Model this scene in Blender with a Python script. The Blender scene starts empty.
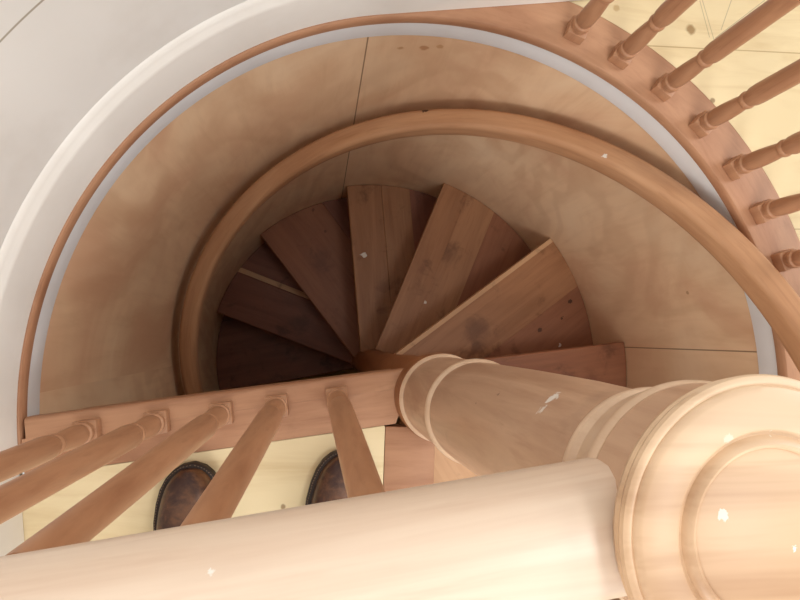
import bpy, bmesh, math, random
from math import sin, cos, pi, radians as rad, degrees, hypot, atan2, sqrt
from mathutils import Vector, Matrix
random.seed(7)
SC = bpy.context.scene
COL = SC.collection
D2R = pi/180

# ---------------------------------------------------------------- measured layout (metres, landing top at z = 0,
# stair axis at the origin)
RW = 0.722            # radius of the plywood well
RISE = 0.2037
BOT = -12*RISE

# ---------------------------------------------------------------- object helpers
def link(name, bm, mats, parent=None, smooth=False, loc=(0, 0, 0), rotz=0, ang=40):
    me = bpy.data.meshes.new(name)
    bmesh.ops.recalc_face_normals(bm, faces=bm.faces)
    bm.to_mesh(me); bm.free()
    o = bpy.data.objects.new(name, me)
    COL.objects.link(o)
    if not isinstance(mats, (list, tuple)): mats = [mats]
    for m in mats: me.materials.append(m)
    if smooth:
        for p in me.polygons: p.use_smooth = True
        try: me.set_sharp_from_angle(angle=rad(ang))
        except Exception: pass
    o.location = loc; o.rotation_euler = (0, 0, rotz)
    if parent: o.parent = parent
    return o

def tag(o, label=None, cat=None, group=None, kind=None):
    if label: o['label'] = label
    if cat: o['category'] = cat
    if group: o['group'] = group
    if kind: o['kind'] = kind
    return o

def empty(name, loc=(0, 0, 0), rotz=0):
    o = bpy.data.objects.new(name, None); COL.objects.link(o)
    o.empty_display_size = .05
    o.location = loc; o.rotation_euler = (0, 0, rotz)
    return o

def bevel(bm, w, seg=2, ang=30):
    bmesh.ops.recalc_face_normals(bm, faces=bm.faces)
    es = [e for e in bm.edges if len(e.link_faces) == 2 and e.calc_face_angle(0) > rad(ang)]
    bmesh.ops.bevel(bm, geom=es, offset=w, segments=seg, profile=.5, affect='EDGES', clamp_overlap=True)

def lathe(bm, prof, seg=96, centre=None, zr=None):
    """prof: list of (r, z); closed at both ends when r == 0 ; centre(z) -> (x, y)"""
    rings = []
    for r, z in prof:
        cx, cy = centre(z) if centre else (0, 0)
        if r < 1e-6: rings.append([bm.verts.new((cx, cy, z))])
        else: rings.append([bm.verts.new((cx+r*cos(2*pi*i/seg), cy+r*sin(2*pi*i/seg), z)) for i in range(seg)])
    for a, b in zip(rings, rings[1:]):
        for i in range(seg):
            j = (i+1) % seg
            if len(a) == 1 and len(b) == 1: continue
            if len(a) == 1: bm.faces.new((a[0], b[i], b[j]))
            elif len(b) == 1: bm.faces.new((a[i], a[j], b[0]))
            else: bm.faces.new((a[i], a[j], b[j], b[i]))
    for ring in (rings[0], rings[-1]):
        if len(ring) > 1: bm.faces.new(ring)

def sweep(bm, frames, prof, closed_ends=True, uvscale=True):
    """frames: list of (origin, side, up, s) ; prof: closed list of (a, b). UV = (length, girth)"""
    uv = bm.loops.layers.uv.verify()
    n = len(prof); g = [0]
    for i in range(n):
        a, b = prof[i], prof[(i+1) % n]; g.append(g[-1]+hypot(a[0]-b[0], a[1]-b[1]))
    rings = [[bm.verts.new(Vector(o)+Vector(sd)*a+Vector(up)*b) for a, b in prof] for o, sd, up, s in frames]
    for k in range(len(frames)-1):
        s0, s1 = frames[k][3], frames[k+1][3]
        for i in range(n):
            j = (i+1) % n
            f = bm.faces.new((rings[k][i], rings[k][j], rings[k+1][j], rings[k+1][i]))
            for l, c in zip(f.loops, ((s0, g[i]), (s0, g[i+1]), (s1, g[i+1]), (s1, g[i]))): l[uv].uv = c
    if closed_ends:
        bm.faces.new(rings[0]); bm.faces.new(rings[-1])

def prism(bm, poly, z0, z1):
    b = [bm.verts.new((x, y, z0)) for x, y in poly]; t = [bm.verts.new((x, y, z1)) for x, y in poly]
    bm.faces.new(b[::-1]); bm.faces.new(t)
    n = len(poly)
    for i in range(n):
        j = (i+1) % n; bm.faces.new((b[i], b[j], t[j], t[i]))

def clip(poly, nx, ny, d):
    """keep the part of poly with nx*x + ny*y <= d"""
    out = []
    n = len(poly)
    for i in range(n):
        p, q = poly[i], poly[(i+1) % n]
        a = nx*p[0]+ny*p[1]-d; b = nx*q[0]+ny*q[1]-d
        if a <= 0: out.append(p)
        if (a < 0 < b) or (b < 0 < a):
            t = a/(a-b); out.append((p[0]+(q[0]-p[0])*t, p[1]+(q[1]-p[1])*t))
    return out

# ---------------------------------------------------------------- materials
def srgb(r, g, b):
    f = lambda c: (c/255/12.92) if c/255 <= .04045 else ((c/255+.055)/1.055)**2.4
    return (f(r), f(g), f(b), 1)

class NT:
    def __init__(s, name):
        s.m = bpy.data.materials.new(name); s.m.use_nodes = True
        s.t = s.m.node_tree; s.n = s.t.nodes; s.l = s.t.links
        s.b = s.n['Principled BSDF']
    def add(s, ty, **kw):
        nd = s.n.new(ty)
        for k, v in kw.items(): setattr(nd, k, v)
        return nd
    def put(s, sock, v):
        if hasattr(v, 'is_output') or isinstance(v, bpy.types.NodeSocket): s.l.new(v, sock)
        else: sock.default_value = v
    def math(s, op, a, b=0.0, clampv=False):
        nd = s.add('ShaderNodeMath', operation=op, use_clamp=clampv)
        s.put(nd.inputs[0], a); s.put(nd.inputs[1], b); return nd.outputs[0]
    def mix(s, fac, a, b, mode='MIX'):
        nd = s.add('ShaderNodeMix', data_type='RGBA', blend_type=mode)
        s.put(nd.inputs[0], fac); s.put(nd.inputs[6], a); s.put(nd.inputs[7], b); return nd.outputs[2]
    def noise(s, vec, scale, detail=4, rough=.55, dist=0, off=(0, 0, 0), sc=(1, 1, 1), rot=(0, 0, 0)):
        mp = s.add('ShaderNodeMapping'); s.l.new(vec, mp.inputs[0])
        mp.inputs['Location'].default_value = off; mp.inputs['Scale'].default_value = sc; mp.inputs['Rotation'].default_value = rot
        nd = s.add('ShaderNodeTexNoise'); s.l.new(mp.outputs[0], nd.inputs['Vector'])
        nd.inputs['Scale'].default_value = scale; nd.inputs['Detail'].default_value = detail
        nd.inputs['Roughness'].default_value = rough; nd.inputs['Distortion'].default_value = dist
        return nd.outputs[0]
    def ramp(s, fac, lo, hi, a=0.0, b=1.0):
        nd = s.add('ShaderNodeMapRange'); nd.interpolation_type = 'SMOOTHSTEP'
        s.put(nd.inputs[0], fac); s.put(nd.inputs[1], lo); s.put(nd.inputs[2], hi); s.put(nd.inputs[3], a); s.put(nd.inputs[4], b)
        return nd.outputs[0]
    def coord(s, kind):
        return s.add('ShaderNodeTexCoord').outputs[kind]
    def worldpos(s):
        return s.add('ShaderNodeNewGeometry').outputs['Position']

def wood(name, base, dark, light, axis='x', coord='Object', rough=.5, scale=1.0, stretch=9, contrast=.6,
         marks=(), smudge=0, lines=(), off=(0, 0, 0), bump=.05, blotch=.35, spec=.35, fine=1.0):
    stretch = float(stretch)
    t = NT(name); c = t.coord(coord)
    st = {'x': (1/stretch, 1, 1), 'y': (1, 1/stretch, 1), 'z': (1, 1, 1/stretch)}[axis]
    n1 = t.noise(c, 22*scale, 5, .6, .7, off, st)
    n2 = t.noise(c, 110*scale, 3, .6, .2, off, st)
    n3 = t.noise(c, 4.5*scale, 3, .5, .5, (off[0]+3, off[1]+1, off[2]), tuple((v+.6)/1.6 for v in st))
    g = t.ramp(n1, .3, .72)
    col = t.mix(t.math('MULTIPLY', g, contrast), base, dark)
    col = t.mix(t.math('MULTIPLY', t.ramp(n3, .42, .7), blotch), col, light)
    col = t.mix(t.math('MULTIPLY', t.ramp(n2, .5, .75), .28*fine), col, dark)
    pos = t.worldpos()
    if smudge:
        n4 = t.noise(pos, 9, 5, .65, .3)
        col = t.mix(t.math('MULTIPLY', t.ramp(n4, .55, .72), smudge), col, (dark[0]*.3, dark[1]*.28, dark[2]*.3, 1))
    for mi_, (p, r, mc, amt) in enumerate(marks):
        wob = t.noise(pos, .55/r, 4, .65, 1.0, (mi_*3.7, mi_*1.3, 0), (1, 1.0, 1))
        d = t.add('ShaderNodeVectorMath', operation='DISTANCE'); t.l.new(pos, d.inputs[0]); d.inputs[1].default_value = p
        dd = t.math('ADD', d.outputs['Value'], t.math('MULTIPLY', t.math('SUBTRACT', wob, .5), r*3.0))
        k = t.ramp(dd, r*(.75 if r < .015 else .1), r*(1.0 if r < .015 else 1.3), amt, 0.0)
        col = t.mix(k, col, mc)
    t.l.new(col, t.b.inputs['Base Color'])
    t.b.inputs['Roughness'].default_value = rough
    t.b.inputs['Specular IOR Level'].default_value = spec
    if bump:
        bp = t.add('ShaderNodeBump'); bp.inputs['Strength'].default_value = bump; bp.inputs['Distance'].default_value = .002
        t.l.new(n1, bp.inputs['Height']); t.l.new(bp.outputs[0], t.b.inputs['Normal'])
    return t.m

WHITE = srgb(235, 232, 225)
KNOTC = srgb(70, 42, 28)
A_base, A_dark, A_light = srgb(186, 140, 108), srgb(148, 100, 72), srgb(206, 164, 130)   # alder trim
M = {}
M['rail_wood'] = wood('alder handrail wood', srgb(228, 207, 186), srgb(202, 170, 146), srgb(238, 222, 206), 'x', 'Object', .34, 1, 12, .7,
                      marks=[((-.219, .006, .732), .0025, WHITE, .8), ((-.274, -.008, .732), .0025, WHITE, .8), ((-.17, .016, .73), .003, KNOTC, .4)], spec=.5)
M['newel_wood'] = wood('alder newel wood', srgb(196, 160, 132), srgb(158, 118, 92), srgb(212, 182, 156), 'z', 'Object', .38, 1.2, 8, .8,
                       marks=[((-.039, .050, .58), .007, WHITE, .75), ((-.046, .041, .58), .006, WHITE, .6), ((-.060, .030, .44), .004, KNOTC, .7), ((-.066, .008, .43), .004, KNOTC, .7), ((-.050, .044, .48), .003, KNOTC, .7)], spec=.45, smudge=.22)
M['bead_glint_wood'] = wood('alder bead glint wood', srgb(214, 184, 156), srgb(184, 146, 116), srgb(226, 202, 176), 'z', 'Object', .32, 1, 4, .5, spec=.5)  # paler than the newel so the bead glints are painted into the colour
M['cap_wood'] = wood('alder cap wood', srgb(212, 176, 140), srgb(160, 116, 80), srgb(230, 206, 176), 'x', 'Object', .42, .8, 14, 1.0, spec=.5, blotch=.6,
    marks=[((.002, .052, .753), .0016, WHITE, .8), ((.012, -.005, .753), .0016, WHITE, .9), ((-.026, .013, .753), .003, WHITE, .6), ((-.022, .050, .753), .003, WHITE, .35)])
M['trim_wood'] = wood('alder nosing wood', A_base, A_dark, A_light, 'x', 'Object', .45, 1, 9, .8, smudge=.15)
M['curve_wood'] = wood('alder curved nosing wood', A_base, A_dark, A_light, 'y', 'UV', .45, 1, 5, .6, smudge=.12)
M['wall_rail_wood'] = wood('alder wall rail wood', srgb(196, 150, 112), srgb(152, 102, 68), srgb(214, 172, 136), 'x', 'UV', .42, 1, 9, .7,
    marks=[((.041, .689, -.378), .009, srgb(58, 34, 18), .9), ((-.546, .430, -.728), .009, srgb(58, 34, 18), .9), ((.407, .508, -.141), .0065, WHITE, .85)])
M['baluster_wood'] = wood('turned baluster wood', srgb(182, 134, 100), srgb(142, 94, 66), srgb(200, 156, 124), 'z', 'Object', .4, 1.6, 9, .75)
M['column_wood'] = wood('stair column wood', srgb(150, 98, 62), srgb(112, 66, 40), srgb(168, 116, 80), 'z', 'Object', .45, 1, 8, .5)

def well_mat():
    t = NT('plywood well lining'); c = t.coord('UV')       # u = arc length, v = height
    w1 = t.noise(c, 1.6, 3, .5, 1.2, (2, 5, 0), (1, .55, 1))
    rings = t.math('SINE', t.math('MULTIPLY', w1, 46))
    n2 = t.noise(c, 28, 5, .6, .6, (0, 0, 0), (1.0, .14, 1))
    n3 = t.noise(c, 3.0, 4, .6, .8, (7, 1, 0), (1, .8, 1))
    base, dark, light = srgb(230, 196, 160), srgb(196, 152, 116), srgb(240, 216, 184)
    col = t.mix(t.math('MULTIPLY', t.ramp(rings, -.9, 1), .32), base, dark)
    col = t.mix(t.math('MULTIPLY', t.ramp(n2, .42, .75), .28), col, dark)
    col = t.mix(t.math('MULTIPLY', t.ramp(n3, .45, .75), .5), col, light)
    col = t.mix(t.math('MULTIPLY', t.ramp(n3, .52, .3), .5), col, srgb(206, 156, 124))
    sep = t.add('ShaderNodeSeparateXYZ'); t.l.new(c, sep.inputs[0])
    for th in (5.4, 100.5, 198):
        d = t.math('ABSOLUTE', t.math('SUBTRACT', sep.outputs[0], th*D2R*RW))
        col = t.mix(t.ramp(d, .0008, .0022, .75, 0.0), col, srgb(96, 60, 34))
    pos = t.worldpos(); wob = t.noise(pos, 70, 3, .6)
    for (th, z, r, mc, am) in ((90.5, -.135, .011, srgb(160, 96, 40), .55), (88, -.125, .008, srgb(170, 110, 50), .45), (94.5, -.14, .008, srgb(165, 104, 46), .5),
                               (17, -.27, .006, srgb(150, 110, 70), .6)):
        d = t.add('ShaderNodeVectorMath', operation='DISTANCE'); t.l.new(pos, d.inputs[0])
        d.inputs[1].default_value = (RW*cos(th*D2R), RW*sin(th*D2R), z)
        dd = t.math('ADD', d.outputs['Value'], t.math('MULTIPLY', t.math('SUBTRACT', wob, .5), r*1.8))
        col = t.mix(t.ramp(dd, r*.5, r*1.1, am, 0.0), col, mc)
    t.l.new(col, t.b.inputs['Base Color']); t.b.inputs['Roughness'].default_value = .55
    t.b.inputs['Specular IOR Level'].default_value = .25
    return t.m
M['well'] = well_mat()

def floor_mat():
    t = NT('pine plywood subfloor'); c = t.worldpos()
    n1 = t.noise(c, 16, 5, .6, 1.2, (1, 2, 0), (.14, 1, 1), (0, 0, rad(-8)))
    n2 = t.noise(c, 3, 3, .5, .6, (5, 5, 0), (.6, 1, 1))
    col = t.mix(t.math('MULTIPLY', t.ramp(n1, .42, .75), .5), srgb(230, 212, 172), srgb(196, 166, 118))
    col = t.mix(t.math('MULTIPLY', t.ramp(n2, .45, .7), .35), col, srgb(238, 216, 170))
    sep = t.add('ShaderNodeSeparateXYZ'); t.l.new(c, sep.inputs[0])
    X, Y = sep.outputs[0], sep.outputs[1]
    for y0 in (.676, .30, -.35):
        d = t.math('ABSOLUTE', t.math('SUBTRACT', t.math('ADD', Y, t.math('MULTIPLY', X, -.03)), y0))
        k = t.math('MULTIPLY', t.ramp(d, .0006, .0018, .55, 0.0), t.math('GREATER_THAN', X, -.2))
        col = t.mix(k, col, srgb(150, 116, 66))
    # pencil marks
    for (x0, y0, dx, dy, ln) in ((.548, .795, .25, -1, .08), (.553, .80, .28, -1, .09), (.699, .809, -.8, -.62, .15), (.624, .81, -.4, -1, .08), (.66, .745, .02, 1, .03)):
        L = hypot(dx, dy); ux, uy = dx/L, dy/L
        rx = t.math('SUBTRACT', X, x0); ry = t.math('SUBTRACT', Y, y0)
        along = t.math('ADD', t.math('MULTIPLY', rx, ux), t.math('MULTIPLY', ry, uy))
        across = t.math('ABSOLUTE', t.math('SUBTRACT', t.math('MULTIPLY', rx, uy), t.math('MULTIPLY', ry, ux)))
        k = t.math('MULTIPLY', t.ramp(across, .0004, .0013, .5, 0.0), t.math('MULTIPLY', t.math('GREATER_THAN', along, 0), t.math('LESS_THAN', along, ln)))
        col = t.mix(k, col, srgb(130, 120, 100))
    wob = t.noise(c, 70, 3, .6)
    for (x, y, r, mc, am) in KNOTS:
        d = t.add('ShaderNodeVectorMath', operation='DISTANCE'); t.l.new(c, d.inputs[0]); d.inputs[1].default_value = (x, y, 0)
        dd = t.math('ADD', d.outputs['Value'], t.math('MULTIPLY', t.math('SUBTRACT', wob, .5), r*.9))
        col = t.mix(t.ramp(dd, r*.6, r*1.2, am, 0.0), col, mc)
    t.l.new(col, t.b.inputs['Base Color']); t.b.inputs['Roughness'].default_value = .6
    t.b.inputs['Specular IOR Level'].default_value = .25
    return t.m
KN = srgb(120, 84, 48)
KNOTS = [(.525, .731, .011, srgb(150, 118, 76), .85), (.569, .584, .006, KN, .7), (.363, .762, .008, srgb(180, 146, 96), .6),
         (-.523, -.164, .006, KN, .7), (-.284, -.194, .005, KN, .7), (-.437, -.249, .012, WHITE, .9)]
M['floor'] = floor_mat()

def paint(name, col, rough=.5, var=.04):
    t = NT(name); p = t.worldpos()
    n = t.noise(p, 5, 4, .6)
    c2 = (col[0]*(1-var*2.2), col[1]*(1-var*2.6), col[2]*(1-var*3), 1)
    t.l.new(t.mix(t.ramp(n, .45, .7), col, c2), t.b.inputs['Base Color'])
    t.b.inputs['Roughness'].default_value = rough
    return t
def drywall():
    t = paint('primed white wallboard', srgb(232, 230, 226), .7, .03)
    p = t.worldpos(); sep = t.add('ShaderNodeSeparateXYZ'); t.l.new(p, sep.inputs[0])
    src = t.b.inputs['Base Color'].links[0].from_socket
    d = t.math('ABSOLUTE', t.math('SUBTRACT', sep.outputs[2], .338))
    col = t.mix(t.ramp(d, .0008, .0022, .8, 0.0), src, srgb(150, 138, 116))
    t.l.new(col, t.b.inputs['Base Color']); return t.m
M['drywall'] = drywall()
M['baseboard'] = paint('white painted baseboard', srgb(242, 239, 233), .4, .02).m
M['band'] = paint('white primed edge band', srgb(238, 240, 242), .45, .02).m

# tread woods: boards of different tone
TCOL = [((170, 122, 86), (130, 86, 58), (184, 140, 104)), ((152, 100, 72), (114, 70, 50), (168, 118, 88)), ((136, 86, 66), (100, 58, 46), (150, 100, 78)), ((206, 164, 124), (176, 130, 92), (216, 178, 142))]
TW = []
for i, (b, d, l) in enumerate(TCOL):
    TW.append(wood('stained tread wood %s' % ['tan', 'brown', 'russet', 'pale'][i], srgb(*b), srgb(*d), srgb(*l), 'x', 'Object', .5, 1, 10, .55,
                   smudge=.55, off=(i*2.3, i, 0),
                   marks=[((-.0, 0, 0), .0001, WHITE, 0)]))

# ---------------------------------------------------------------- the wall path (curved, tangent-straight both ends)
RWALL = .73
TH0, TH1 = 99.0, 186.0
def wall_path(r):
    """list of (x, y, nx, ny) ; n points INTO the room. starts far right of the straight run."""
    pts = []
    a = TH0*D2R; tx, ty = sin(a), -cos(a)
    for s in (2.6, 1.8, 1.2, .8, .5, .3, .15):
        pts.append((r*cos(a)+tx*s, r*sin(a)+ty*s, -cos(a), -sin(a)))
    n = 96
    for i in range(n+1):
        th = (TH0+(TH1-TH0)*i/n)*D2R; pts.append((r*cos(th), r*sin(th), -cos(th), -sin(th)))
    a = TH1*D2R; tx, ty = -sin(a), cos(a)
    for s in (.15, .4, .8, 1.3, 1.9):
        pts.append((r*cos(a)+tx*s, r*sin(a)+ty*s, -cos(a), -sin(a)))
    return pts
def wall_strip(prof):
    """sweep profile (inward distance, z) along the wall path"""
    bm = bmesh.new(); fr = []; s = 0; prev = None
    for x, y, nx, ny in wall_path(RWALL):
        if prev: s += hypot(x-prev[0], y-prev[1])
        prev = (x, y); fr.append(((x, y, 0), (nx, ny, 0), (0, 0, 1), s))
    sweep(bm, fr, prof); return bm

tag(link('wall_left', wall_strip([(0, -.036), (0, 2.5), (-.1, 2.5), (-.1, -.036)]), M['drywall'], smooth=True), kind='structure')
tag(link('baseboard_left', wall_strip([(0.0005, 0.001), (.014, .001), (.014, .088), (.0125, .096), (.0085, .1), (.0075, .106), (.003, .113), (.0005, .115)]),
         M['baseboard'], smooth=True, ang=60), kind='structure')

def arc_strip(prof, th0, th1, n=160):
    bm = bmesh.new(); fr = []
    for i in range(n+1):
        th = (th0+(th1-th0)*i/n)*D2R
        fr.append(((0, 0, 0), (cos(th), sin(th), 0), (0, 0, 1), th*RW))
    sweep(bm, fr, prof); return bm
# plywood lining with clean (arc length, height) UVs on the inner face
def lining():
    bm = bmesh.new(); uv = bm.loops.layers.uv.verify(); n = 192
    th0, th1 = -180, 180
    ring = {}
    for k, (r, z) in enumerate(((RW, -.079), (RW, BOT), (RW+.012, BOT), (RW+.012, -.079))):
        ring[k] = [bm.verts.new((r*cos((th0+360*i/n)*D2R), r*sin((th0+360*i/n)*D2R), z)) for i in range(n)]
    for k in range(4):
        a, b = ring[k], ring[(k+1) % 4]
        zz = [-.079, BOT, BOT, -.079]
        for i in range(n):
            j = (i+1) % n
            f = bm.faces.new((a[i], a[j], b[j], b[i]))
            u0, u1 = (th0+360*i/n)*D2R*RW, (th0+360*(i+1)/n)*D2R*RW
            for l, cc in zip(f.loops, ((u0, zz[k]), (u1, zz[k]), (u1, zz[(k+1) % 4]), (u0, zz[(k+1) % 4]))): l[uv].uv = cc
    # shift so seam of the coordinates sits under the landing
    return bm
tag(link('wall_stairwell', lining(), M['well'], smooth=True), kind='structure')
tag(link('trim_1', arc_strip([(.7195, -.025), (.733, -.025), (.733, -.079), (.7195, -.0825), (.7185, -.0805)], -88, 186.5), M['band'], smooth=True, ang=50), kind='structure')

# lower floor
bm = bmesh.new(); prism(bm, [(.9*cos(i*pi/24), .9*sin(i*pi/24)) for i in range(48)], BOT-.05, BOT)
tag(link('floor_lower', bm, M['floor']), kind='structure')

# curved nosing board
LD = (cos(6.73*D2R), sin(6.73*D2R)); LN = (-LD[1], LD[0])       # along / across the landing edge
def edge_y(x): return .0507+.118*x                                # front edge of the landing nosing
a0 = TH0*D2R
def rmax(thd):
    th = thd*D2R
    if thd >= TH0: return RWALL-.001
    w = (RWALL-.001)/max(.05, cos(th-a0))
    return min(.81, w)
def curved_nosing():
    bm = bmesh.new(); uv = bm.loops.layers.uv.verify()
    ths = [-87+i*(186.6+87)/220 for i in range(221)]
    rings = []
    for t in ths:
        ro = rmax(t); th = t*D2R; c, s = cos(th), sin(th)
        prof = [(ro, -.0245), (ro, 0), (.7165, 0), (.7132, -.001), (.7112, -.004), (.7106, -.008), (.7106, -.021), (.712, -.0245)]
        rings.append(([bm.verts.new((r*c, r*s, z)) for r, z in prof], prof, th*.76))
    for (A, pa, sa), (B, pb, sb) in zip(rings, rings[1:]):
        n = len(A)
        for i in range(n):
            j = (i+1) % n; f = bm.faces.new((A[i], A[j], B[j], B[i]))
            for l, cc in zip(f.loops, ((pa[i][0]+pa[i][1], sa), (pa[j][0]+pa[j][1], sa), (pb[j][0]+pb[j][1], sb), (pb[i][0]+pb[i][1], sb))): l[uv].uv = cc
    bm.faces.new(rings[0][0]); bm.faces.new(rings[-1][0])
    return bm
o = link('curved_nosing', curved_nosing(), M['curve_wood'], smooth=True, ang=30)
tag(o, 'curved reddish wood nosing ringing the round stairwell opening, right hand balusters stand on it', 'nosing')

# straight landing nosing: two glued boards on a root, plus the fascia under it
root = empty('landing_nosing', (0, edge_y(0), 0), 6.73*D2R)
tag(root, 'straight reddish wood nosing board along the landing edge in front of the boots', 'nosing')
def lbox(x0, x1, y0, y1, z0, z1, bv=.003, seg=3, endcut=None):
    bm = bmesh.new(); P = [(x0, y0), (x1, y0), (x1, y1), (x0, y1)]
    if endcut: P = endcut
    prism(bm, P, z0, z1); bevel(bm, bv, seg); return bm
bm = bmesh.new()
pr_ = [(-.0343, -.034), (-.002, -.034), (0, -.031), (0, -.007), (-.0012, -.0035), (-.0035, -.0012), (-.007, 0), (-.0343, 0)]
sweep(bm, [((x, 0, 0), (0, 1, 0), (0, 0, 1), x) for x in (-.7095, -.5, -.3, -.068)], pr_)
link('front_board', bm, M['trim_wood'], root, True)
bb = bmesh.new(); prism(bb, [(-.716, -.0955), (-.118, -.0955), (-.0985, -.0955), (-.0655, -.0345), (-.716, -.0345)], -.034, -.0003)
link('back_board', bb, M['trim_wood'], root, True)
link('fascia_board', lbox(-.700, -.066, -.030, -.012, -.22, -.0345, .001, 1), M['trim_wood'], root)
# second nosing board, running back from the newel along the first step down
root = empty('step_nosing', (-.062, -.12, 0), -2*D2R)
tag(root, 'short wood nosing board running back from the newel post foot beside the right boot', 'nosing')
bm = bmesh.new(); prism(bm, [(-.045, -.68), (.047, -.68), (.047, .048), (.018, .058), (-.045, .058)], -.034, -.0002); bevel(bm, .002, 2)
link('tread_board', bm, M['trim_wood'], root, True)
bm = bmesh.new(); prism(bm, [(.016, -.66), (.032, -.66), (.032, .05), (.016, .05)], -.2025, -.0345)
link('riser', bm, M['trim_wood'], root)

# upper floor (landing + floor beyond the balustrade)
def floor_poly():
    P = []
    a = TH0*D2R; tx, ty = sin(a), -cos(a)
    rw = RWALL
    P.append((rw*cos(a)+tx*2.5, rw*sin(a)+ty*2.5))
    # nosing meets wall where rmax = .81
    t = degrees(a-math.acos(rw/.81)) if True else 0
    k = t
    while k > -86.5:
        P.append((.8115*cos(k*D2R), .8115*sin(k*D2R))); k -= 2.0
    P.append((.8115*cos(-86.9*D2R), .8115*sin(-86.9*D2R)))
    P.append((-.1313, -.80)); P.append((-.1058, -.0620))
    bx = lambda u, v: (u*LD[0]+v*LN[0], edge_y(0)+u*LD[1]+v*LN[1])
    P.append(bx(-.119, -.0965)); P.append(bx(-.735, -.0965))
    a = TH1*D2R; tx, ty = -sin(a), cos(a)
    P.append((rw*cos(a)+tx*1.8, rw*sin(a)+ty*1.8)); P.append((2.4, -1.9))
    return P
bm = bmesh.new(); prism(bm, floor_poly(), -.033, -.001)
bmesh.ops.triangulate(bm, faces=[f for f in bm.faces if len(f.verts) > 4])
tag(link('floor', bm, M['floor']), kind='structure')

# ---------------------------------------------------------------- treads
TR = {1: (-56.5, .05), 2: (-25.5, .03), 3: (6.3, .006), 4: (36.2, .021), 5: (67.5, .040), 6: (95.0, .056), 7: (127.5, .052), 8: (158.8, .050), 9: (190, .05), 10: (221, .05), 11: (252, .05)}
TR[0] = (-88, .0)
where = {1: 'pale first tread below the landing, glimpsed between newel foot and foreground handrail',
         2: 'winder tread under the newel post shaft, second step below the landing',
         3: 'highest wedge tread in clear view, at the right just above the newel shaft',
         4: 'orange brown wedge tread with a bright front edge pointing to the upper right',
         5: 'tan wedge tread with a dark smudge, just right of the one with a white dot',
         6: 'brown wedge tread pointing straight up with a white paint dot on it',
         7: 'dark russet wedge tread just left of the tread with the white dot',
         8: 'dark wedge tread with a thin pale strip across it, lower left of the russet tread',
         9: 'darkest lowest visible tread at the left above the landing nosing',
         10: 'tread beneath the landing edge, out of sight under the darkest tread', 11: 'bottom tread of the spiral stair beneath the landing'}
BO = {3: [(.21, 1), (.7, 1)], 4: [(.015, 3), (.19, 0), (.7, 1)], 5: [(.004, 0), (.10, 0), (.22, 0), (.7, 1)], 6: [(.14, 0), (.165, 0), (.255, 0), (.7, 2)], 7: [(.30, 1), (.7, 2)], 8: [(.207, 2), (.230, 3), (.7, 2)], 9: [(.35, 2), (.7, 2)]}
def circle_poly(r, n=180): return [(r*cos(2*pi*i/n), r*sin(2*pi*i/n)) for i in range(n)]
def tread_mat(k, i, v):
    return M['tread_%d_%d' % (k, i)] if 'tread_%d_%d' % (k, i) in M else TW[v]
dot = srgb(225, 220, 212)
TMARK = {(6, 0): [((-.089, .335, -6*RISE), .014, dot, .95), ((-.045, .19, -6*RISE), .03, srgb(70, 40, 30), .6), ((-.02, .24, -6*RISE), .018, srgb(80, 46, 34), .4)],
         }
def px_mark(k, lst): TMARK.setdefault(k, []).extend(lst)
Z = lambda k: -k*RISE
SM, KNK = srgb(74, 42, 32), srgb(50, 28, 20)
TMARK[(6, 0)] = [((-.048, .43, Z(6)), .012, dot, .95), ((.034, .309, Z(6)), .03, SM, .35)]
TMARK[(5, 1)] = [((.152, .348, Z(5)), .02, SM, .3)]
TMARK[(5, 2)] = [((.247, .417, Z(5)), .05, SM, .45), ((.163, .229, Z(5)), .006, dot, .8)]
TMARK[(5, 3)] = [((.247, .417, Z(5)), .05, SM, .4)]
TMARK[(4, 1)] = [((.305, .13, Z(4)), .045, SM, .5)]
TMARK[(4, 2)] = [((.635, .221, Z(4)), .008, KNK, .8), ((.605, .165, Z(4)), .007, KNK, .8), ((.524, .124, Z(4)), .008, KNK, .7), ((.595, .072, Z(4)), .006, dot, .7)]
TMARK[(3, 0)] = [((.60, -.02, Z(3)), .03, SM, .3)]
TMARK[(7, 0)] = [((-.256, .653, Z(7)), .007, KNK, .5), ((-.203, .562, Z(7)), .007, KNK, .5), ((-.223, .434, Z(7)), .05, SM, .35)]
TMARK[(8, 0)] = [((-.313, .169, Z(8)), .05, SM, .5)]
cache = {}
def board_mat(k, i, v):
    mk = TMARK.get((k, i))
    if not mk: return TW[v]
    b, d, l = TCOL[v]
    return wood('tread board wood with marks', srgb(*b), srgb(*d), srgb(*l), 'x', 'Object', .5, 1, 10, .55, smudge=.5, off=(k*1.3, i+k, 0), marks=mk)
TH = .034
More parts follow.
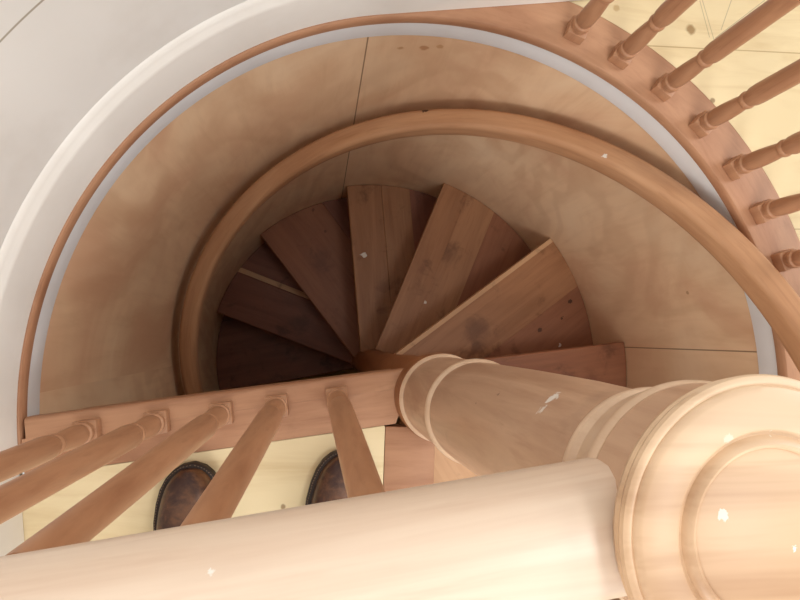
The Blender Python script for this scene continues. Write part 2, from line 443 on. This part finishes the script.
for k in range(1, 10):
    dirk, v0 = TR[k]; dirp, vp = TR[k-1]
    z = -RISE*k
    root = empty('stair_tread', (0, 0, z), dirk*D2R)
    if k == 11: pass
    tag(root, where[k], 'stair tread', 'wedge treads of the spiral stair')
    d = (dirp-dirk)*D2R
    # frame: local x along nosing, local y towards the next lower step (nosing at y = v0)
    base = circle_poly(RW-.0015, 240)
    base = clip(base, 0, 1, v0)                       # behind the nosing line
    base = clip(base, -1, 0, -.045)                    # starts inside the column
    # limit at the riser of the tread above: local normal of that nosing
    nx, ny = -sin(d), cos(d)
    base = clip(base, -nx, -ny, -(vp-.028-.018-.002))
    v = 0; last = v0
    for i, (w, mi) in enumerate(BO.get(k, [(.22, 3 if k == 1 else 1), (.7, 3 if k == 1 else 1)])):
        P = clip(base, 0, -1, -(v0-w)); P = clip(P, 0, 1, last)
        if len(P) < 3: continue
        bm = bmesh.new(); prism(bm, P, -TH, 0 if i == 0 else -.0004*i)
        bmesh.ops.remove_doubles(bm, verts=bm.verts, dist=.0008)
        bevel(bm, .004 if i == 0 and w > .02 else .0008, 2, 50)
        link('lit_edge_strip' if w < .02 else ('front_board' if i == 0 else 'back_board'), bm, board_mat(k, i, mi), root)  # narrow front strip: light on the nosing edge put in as a board
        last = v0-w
    bm = bmesh.new()
    x1 = sqrt((RW-.004)**2-(v0-.02)**2)
    prism(bm, [(.045, v0-.046), (x1, v0-.046), (x1, v0-.028), (.045, v0-.028)], -RISE+.0005, -TH-.0005)
    link('riser', bm, TW[1], root)

# ---------------------------------------------------------------- central column and newel post
CO = (-.012, -.006)
bm = bmesh.new(); lathe(bm, [(.058, BOT), (.058, -.60), (.066, -.30), (.068, -.036)], 64)
o = link('centre_column', bm, M['column_wood'], None, True, (CO[0]-.002, CO[1]-.002, 0))
tag(o, 'round wooden centre column of the spiral stair that the wedge treads run into', 'column')

newel = empty('newel_post', (CO[0], CO[1], 0))
tag(newel, 'thick round turned wooden newel post at lower right with a wide round cap', 'newel post')
def lean(z): return ((-CO[0]+.0010)*z/.75, (-CO[1]+.0022)*z/.75)
def lp(name, prof, mat='newel_wood'):
    bm = bmesh.new(); lathe(bm, prof, 128, lean); return link(name, bm, M[mat], newel, True, ang=35)
lp('collar', [(.0775, .0003), (.0775, .040), (.077, .046), (.0735, .050)], 'column_wood')
lp('lower_bead', [(.0715, .0495), (.0755, .0505), (.0768, .054), (.0755, .058), (.0725, .0605), (.0715, .0615)], 'bead_glint_wood')
lp('lower_shaft', [(.0712, .0605), (.0712, .235), (.0695, .242), (.068, .246)])
lp('middle_bead', [(.069, .245), (.0725, .247), (.0738, .252), (.0725, .257), (.0705, .260), (.069, .262)], 'bead_glint_wood')
sh = lp('shaft', [(.0690, .260), (.0690, .30), (.0672, .44), (.0645, .56), (.0605, .647)])
lp('upper_bead', [(.0590, .646), (.0625, .647), (.0650, .650), (.0657, .653), (.0648, .656), (.0622, .658), (.0612, .660), (.0612, .6655), (.0500, .666), (.0500, .669)], 'bead_glint_wood')
lp('neck_bead', [(.0480, .668), (.0658, .6682), (.0664, .671), (.0672, .675), (.0698, .684), (.0716, .6885), (.0730, .6925), (.0732, .697), (.0718, .7005)], 'bead_glint_wood')
lp('neck_block', [(.0700, .7000), (.0714, .7006), (.0714, .737)])
lp('cap', [(.0705, .7363), (.0760, .7366), (.0774, .7380), (.0782, .7405), (.0772, .7430), (.0785, .7445), (.0795, .7470), (.0788, .7492), (.0770, .7503), (.0752, .7503), (.0742, .7496), (.0730, .7512), (.0700, .7522),
           (.0540, .7535), (.0520, .7530), (.0505, .7512), (.0492, .7508), (.0478, .7525), (.0465, .7540), (.0448, .7545), (.0432, .7538), (.0424, .7520), (.0412, .7524), (0, .7535)], 'cap_wood')

# ---------------------------------------------------------------- foreground handrail
hr = empty('handrail', (0, .013, .70), 7.1*D2R)
tag(hr, 'pale rounded wooden handrail across the bottom of the photo, butting into the newel cap', 'handrail')
def rail_prof(w, h, top):
    P = []
    # half profile: flat bottom, grooved side, rounded top
    half = [(0, -h), (w*.62, -h), (w*.66, -h+.003), (w*.66, -h*.55), (w*.9, -h*.40), (w, -h*.2), (w, 0), (w*.97, top*.35), (w*.85, top*.66), (w*.62, top*.88), (w*.32, top*.98), (0, top)]
    P = half + [(-a, b) for a, b in half[-2:0:-1]]
    return P
fr = []
for i in range(31):
    x = -.712+(-.052+.712)*i/30
    fr.append(((x, 0, 0), (0, 1, 0), (0, 0, 1), x))
bm = bmesh.new(); sweep(bm, fr, rail_prof(.036, .036, .032))
bm.verts.ensure_lookup_table()
for v in bm.verts:
    if v.co.x > -.053: v.co.x = -sqrt(.0640**2-(v.co.y-.004)**2)
    elif v.co.x > -.09: v.co.x -= .012
HRO = link('rail', bm, M['rail_wood'], hr, True, ang=60)
HRO.location = (0, -.0105, .003)

# ---------------------------------------------------------------- balusters
def baluster_mesh():
    bm = bmesh.new()
    s = .019
    # square foot
    r = bmesh.ops.create_cube(bm, size=1)
    for v in r['verts']: v.co = Vector((v.co.x*2*s, v.co.y*2*s, (v.co.z+.5)*.024))
    bevel(bm, .0025, 2)
    prof = [(.0165, .023), (.0175, .026), (.0165, .030), (.0185, .032), (.0192, .036), (.0185, .040), (.0158, .042), (.0152, .046), (.0168, .049), (.0174, .060), (.0170, .078),
            (.0156, .100), (.0140, .116), (.0132, .122), (.0158, .125), (.0166, .129), (.0156, .133), (.0142, .135), (.0150, .139), (.0174, .146), (.0182, .158), (.0178, .21), (.0166, .32), (.0150, .46), (.0130, .60), (.0122, .666)]
    lathe(bm, prof, 32)
    return bm
BAL = link('baluster', baluster_mesh(), M['baluster_wood'], None, True, ang=38)
def put_bal(first, x, y, rot, label, group):
    o = BAL if first else BAL.copy()
    if not first: COL.objects.link(o)
    o.location = (x, y, 0); o.rotation_euler = (0, 0, rot)
    tag(o, label, 'baluster', group)
gl = 'balusters under the foreground handrail'
gr = 'balusters on the curved nosing'
lab = ['turned baluster nearest the white wall on the landing edge, leftmost of five',
       'turned baluster second from the white wall on the landing edge',
       'middle baluster on the landing edge, just left of the left boot',
       'baluster crossing the right side of the left boot toe',
       'baluster crossing the right boot, closest to the newel post']
for i, x in enumerate((-.602, -.493, -.389, -.296, -.192)):
    put_bal(i == 0, x, .016+.118*x, 6.73*D2R, lab[i], gl)
lab = ['turned baluster at the top left end of the curved row, where nosing meets white wall',
       'second turned baluster from the white wall end on the curved nosing',
       'third turned baluster along the curved nosing from the white wall end',
       'fourth turned baluster along the curved nosing, ending at the right border',
       'fifth turned baluster on the curved nosing, above the wall handrail crossing',
       'sixth turned baluster on the curved nosing at the right border',
       'lowest fully visible baluster foot on the curved nosing at right, just above the wall handrail',
       'baluster foot mostly hidden behind the wall handrail at the right border']
for i, th in enumerate((68.9, 61.0, 52.7, 44.5, 36.0, 28.0, 19.8, 11.6)):
    put_bal(False, .752*cos(th*D2R), .752*sin(th*D2R), th*D2R, lab[i], gr)
# handrail on the curved balustrade
bm = bmesh.new(); fr = []
for i in range(81):
    th = (4+(79-4)*i/80)*D2R
    fr.append(((.752*cos(th), .752*sin(th), .70), (cos(th), sin(th), 0), (0, 0, 1), th*.752))
sweep(bm, fr, rail_prof(.03, .036, .03))
tag(link('balustrade_handrail', bm, M['wall_rail_wood'], None, True, ang=60), 'curved wooden handrail on top of the balusters around the stairwell', 'handrail')

# ---------------------------------------------------------------- helical wall handrail
wr = empty('wall_handrail', (0, 0, 0))
tag(wr, 'long curved wooden handrail spiralling down the plywood stairwell wall', 'handrail')
bm = bmesh.new(); fr = []
N = 260
RI, RO, HH = .637, .692, .058
pw, ph = (RO-RI)/2, HH/2
prof = []
rr = .014
for cxs, cys, a0_ in ((1, 1, 0), (-1, 1, 90), (-1, -1, 180), (1, -1, 270)):
    for j in range(6):
        a = (a0_+j*18)*D2R
        prof.append((cxs*(pw-rr)+rr*cos(a), cys*(ph-rr)+rr*sin(a)))
for i in range(N+1):
    thd = -8+(300+8)*i/N; th = thd*D2R
    zc = -.428-.00645*(thd-90)
    T = Vector((-sin(th)*.665, cos(th)*.665, -.00645/D2R)).normalized()
    side = Vector((cos(th), sin(th), 0)); up = side.cross(T)
    if up.z < 0: up = -up
    fr.append(((.6645*cos(th), .6645*sin(th), zc), side, up, th*.7))
sweep(bm, fr, prof)
link('rail', bm, M['wall_rail_wood'], wr, True, ang=50)

# ---------------------------------------------------------------- boots
def leather():
    t = NT('worn brown leather'); c = t.coord('Object')
    n1 = t.noise(c, 26, 5, .65, .4); n2 = t.noise(c, 160, 3, .6)
    col = t.mix(t.ramp(n1, .4, .7), srgb(58, 34, 30), srgb(112, 76, 52))
    sep = t.add('ShaderNodeSeparateXYZ'); t.l.new(c, sep.inputs[0])
    wear = t.math('MULTIPLY', t.ramp(sep.outputs[1], -.05, -.012), t.ramp(n1, .35, .6))
    col = t.mix(t.math('MULTIPLY', wear, .5), col, srgb(140, 98, 60))
    t.l.new(col, t.b.inputs['Base Color']); t.b.inputs['Roughness'].default_value = .36
    bp = t.add('ShaderNodeBump'); bp.inputs['Strength'].default_value = .25; bp.inputs['Distance'].default_value = .002
    t.l.new(n2, bp.inputs['Height']); t.l.new(bp.outputs[0], t.b.inputs['Normal'])
    return t.m
M['leather'] = leather()
def plain(name, col, rough):
    t = NT(name); n = t.noise(t.coord('Object'), 40, 4)
    t.l.new(t.mix(t.ramp(n, .4, .7), col, (col[0]*.7, col[1]*.7, col[2]*.7, 1)), t.b.inputs['Base Color']); t.b.inputs['Roughness'].default_value = rough
    return t.m
M['sole'] = plain('dark rubber sole', srgb(46, 30, 24), .6)
M['thread'] = plain('pale welt thread', srgb(150, 124, 98), .7)
M['lace'] = plain('brown boot lace', srgb(74, 48, 34), .8)
# outline: toe at y = 0, heel at y = -.30 ; half widths left/right
OUT = [(0, .001), (-.004, .016), (-.012, .028), (-.024, .038), (-.042, .0455), (-.065, .0495), (-.095, .0505), (-.125, .047), (-.16, .040), (-.19, .036), (-.22, .036), (-.25, .037), (-.275, .033), (-.29, .022), (-.297, .008), (-.298, .001)]
def outline(grow=0):
    P = [(w+grow*min(1, w*60), y+(grow if y > -.15 else -grow)*(1-min(1, w/.05))) for y, w in OUT]
    return P+[(-x, y) for x, y in P[::-1]]
def make_boot():
    root = empty('boot')
    bm = bmesh.new(); prism(bm, outline(.004), 0, .022); bevel(bm, .003, 2, 50)
    link('sole', bm, M['sole'], root, True)
    bm = bmesh.new(); ring = []
    O = outline(.0012)
    n = len(O)
    # stitches along the welt
    pts = [Vector((x, y, .0232)) for x, y in O]
    for a, b in zip(pts, pts[1:]):
        L = (b-a).length; m = max(1, int(L/.0042))
        for j in range(m):
            p = a.lerp(b, (j+.5)/m); dirv = (b-a).normalized()
            r = bmesh.ops.create_cube(bm, size=1)
            ang = atan2(dirv.y, dirv.x)
            for v in r['verts']:
                q = Vector((v.co.x*.0024, v.co.y*.0008, v.co.z*.0012)); q.rotate(Matrix.Rotation(ang, 3, 'Z')); v.co = q+p
    link('welt_stitching', bm, M['thread'], root)
    # upper: loft of arches from toe to heel
    bm = bmesh.new()
    stations = [(-.004, .012, .030), (-.010, .022, .040), (-.022, .033, .049), (-.040, .041, .055), (-.065, .0455, .058), (-.095, .0465, .066), (-.125, .043, .082), (-.155, .038, .102), (-.18, .0355, .120), (-.205, .035, .135), (-.235, .0355, .140), (-.262, .033, .140), (-.282, .026, .138), (-.291, .014, .134)]
    rings = []
    m = 20
    for y, w, h in stations:
        R = []
        for j in range(m+1):
            a = pi*j/m
            ca, sa = cos(a), sin(a)
            x = w*math.copysign(abs(ca)**.72, ca); z = .020+(h-.020)*abs(sa)**.8
            # narrow the leg part
            if h > .09:
                k = (z-.07)/.07; k = max(0, min(1, k)); x *= 1-.12*k
            R.append(bm.verts.new((x, y, z)))
        rings.append(R)
    for A, B in zip(rings, rings[1:]):
        for j in range(m): bm.faces.new((A[j], A[j+1], B[j+1], B[j]))
    bm.faces.new(rings[0]); bm.faces.new(rings[-1])
    o = link('upper', bm, M['leather'], root, True, ang=80)
    sb = o.modifiers.new('s', 'SUBSURF'); sb.levels = 1; sb.render_levels = 2
    # ankle shaft
    bm = bmesh.new(); rings = []
    for z, rx, ry, cy in ((.115, .034, .056, -.236), (.15, .036, .054, -.234), (.18, .038, .055, -.232), (.20, .040, .056, -.232), (.20, .036, .052, -.232), (.15, .032, .050, -.234)):
        rings.append([bm.verts.new((rx*cos(2*pi*i/32), cy+ry*sin(2*pi*i/32), z)) for i in range(32)])
    for A, B in zip(rings, rings[1:]):
        for j in range(32): bm.faces.new((A[j], A[(j+1) % 32], B[(j+1) % 32], B[j]))
    bm.faces.new(rings[-1])
    link('ankle_shaft', bm, M['leather'], root, True, ang=60)
    for y, z in ((-.120, .083), (-.135, .094), (-.150, .104), (-.165, .115)):
        bm = bmesh.new(); fr = []
        for j in range(9):
            u = -1+2*j/8
            fr.append(((u*.020, y+.002*u, z+.0035*(1-u*u)-.003), (0, 1, 0), (0, 0, 1), u))
        sweep(bm, fr, [(.002*cos(q*pi/4), .002*sin(q*pi/4)) for q in range(8)])
        link('lace', bm, M['lace'], root, True)
    return root
b1 = make_boot()
b1.location = (-.4315, -.114, -.001+.0005); b1.rotation_euler = (0, 0, -4*D2R)
tag(b1, 'worn brown leather boot, the left one, toe seen between balusters', 'boot', 'pair of brown boots on the landing')
b2 = b1.copy(); COL.objects.link(b2)
for ch in list(b1.children):
    c = ch.copy(); COL.objects.link(c); c.parent = b2
b2.location = (-.170, -.100, -.0005); b2.rotation_euler = (0, 0, -13*D2R)
tag(b2, 'worn brown leather boot, the right one, half hidden by the last baluster before the newel', 'boot', 'pair of brown boots on the landing')

# ---------------------------------------------------------------- light
w = bpy.data.worlds.new('World'); SC.world = w; w.use_nodes = True
bg = w.node_tree.nodes['Background']; bg.inputs[0].default_value = (1.0, .985, .96, 1); bg.inputs[1].default_value = .80
def area(name, loc, target, size, power, col, sy=None):
    ld = bpy.data.lights.new(name, 'AREA'); ld.energy = power; ld.color = col; ld.size = size
    if sy: ld.shape = 'RECTANGLE'; ld.size_y = sy
    o = bpy.data.objects.new(name, ld); COL.objects.link(o); o.location = loc
    o.rotation_euler = (Vector(target)-Vector(loc)).to_track_quat('-Z', 'Y').to_euler()
    return o
area('window_light', (2.4, 1.0, 1.9), (-.1, .1, 0), 1.2, 50, (1.0, .985, .96), 1.2)
area('added_rear_light', (-.1, -2.4, 1.7), (0, .2, -.2), 1.3, 48, (1.0, .975, .95), 1.1)  # soft light added behind the landing to shape the shading, no window known there
area('added_top_light', (.55, -.25, 1.85), (.1, 0, 0), .45, 8, (1.0, .975, .95))  # overhead light added to whiten handrail and cap, no fixture known there

# ---------------------------------------------------------------- camera
cd = bpy.data.cameras.new('Camera'); cam = bpy.data.objects.new('Camera', cd); COL.objects.link(cam)
cd.sensor_width = 36; cd.sensor_fit = 'HORIZONTAL'; cd.lens = 557.7/800*36; cd.clip_start = .01
cam.location = (-.2251, .1011, 1.009); cam.rotation_euler = (.0655, -.1442, 0)
SC.camera = cam
SC.view_settings.view_transform = 'Standard'; SC.view_settings.look = 'None'
SC.view_settings.exposure = -.12; SC.view_settings.gamma = 1; SC.view_settings.use_curve_mapping = False
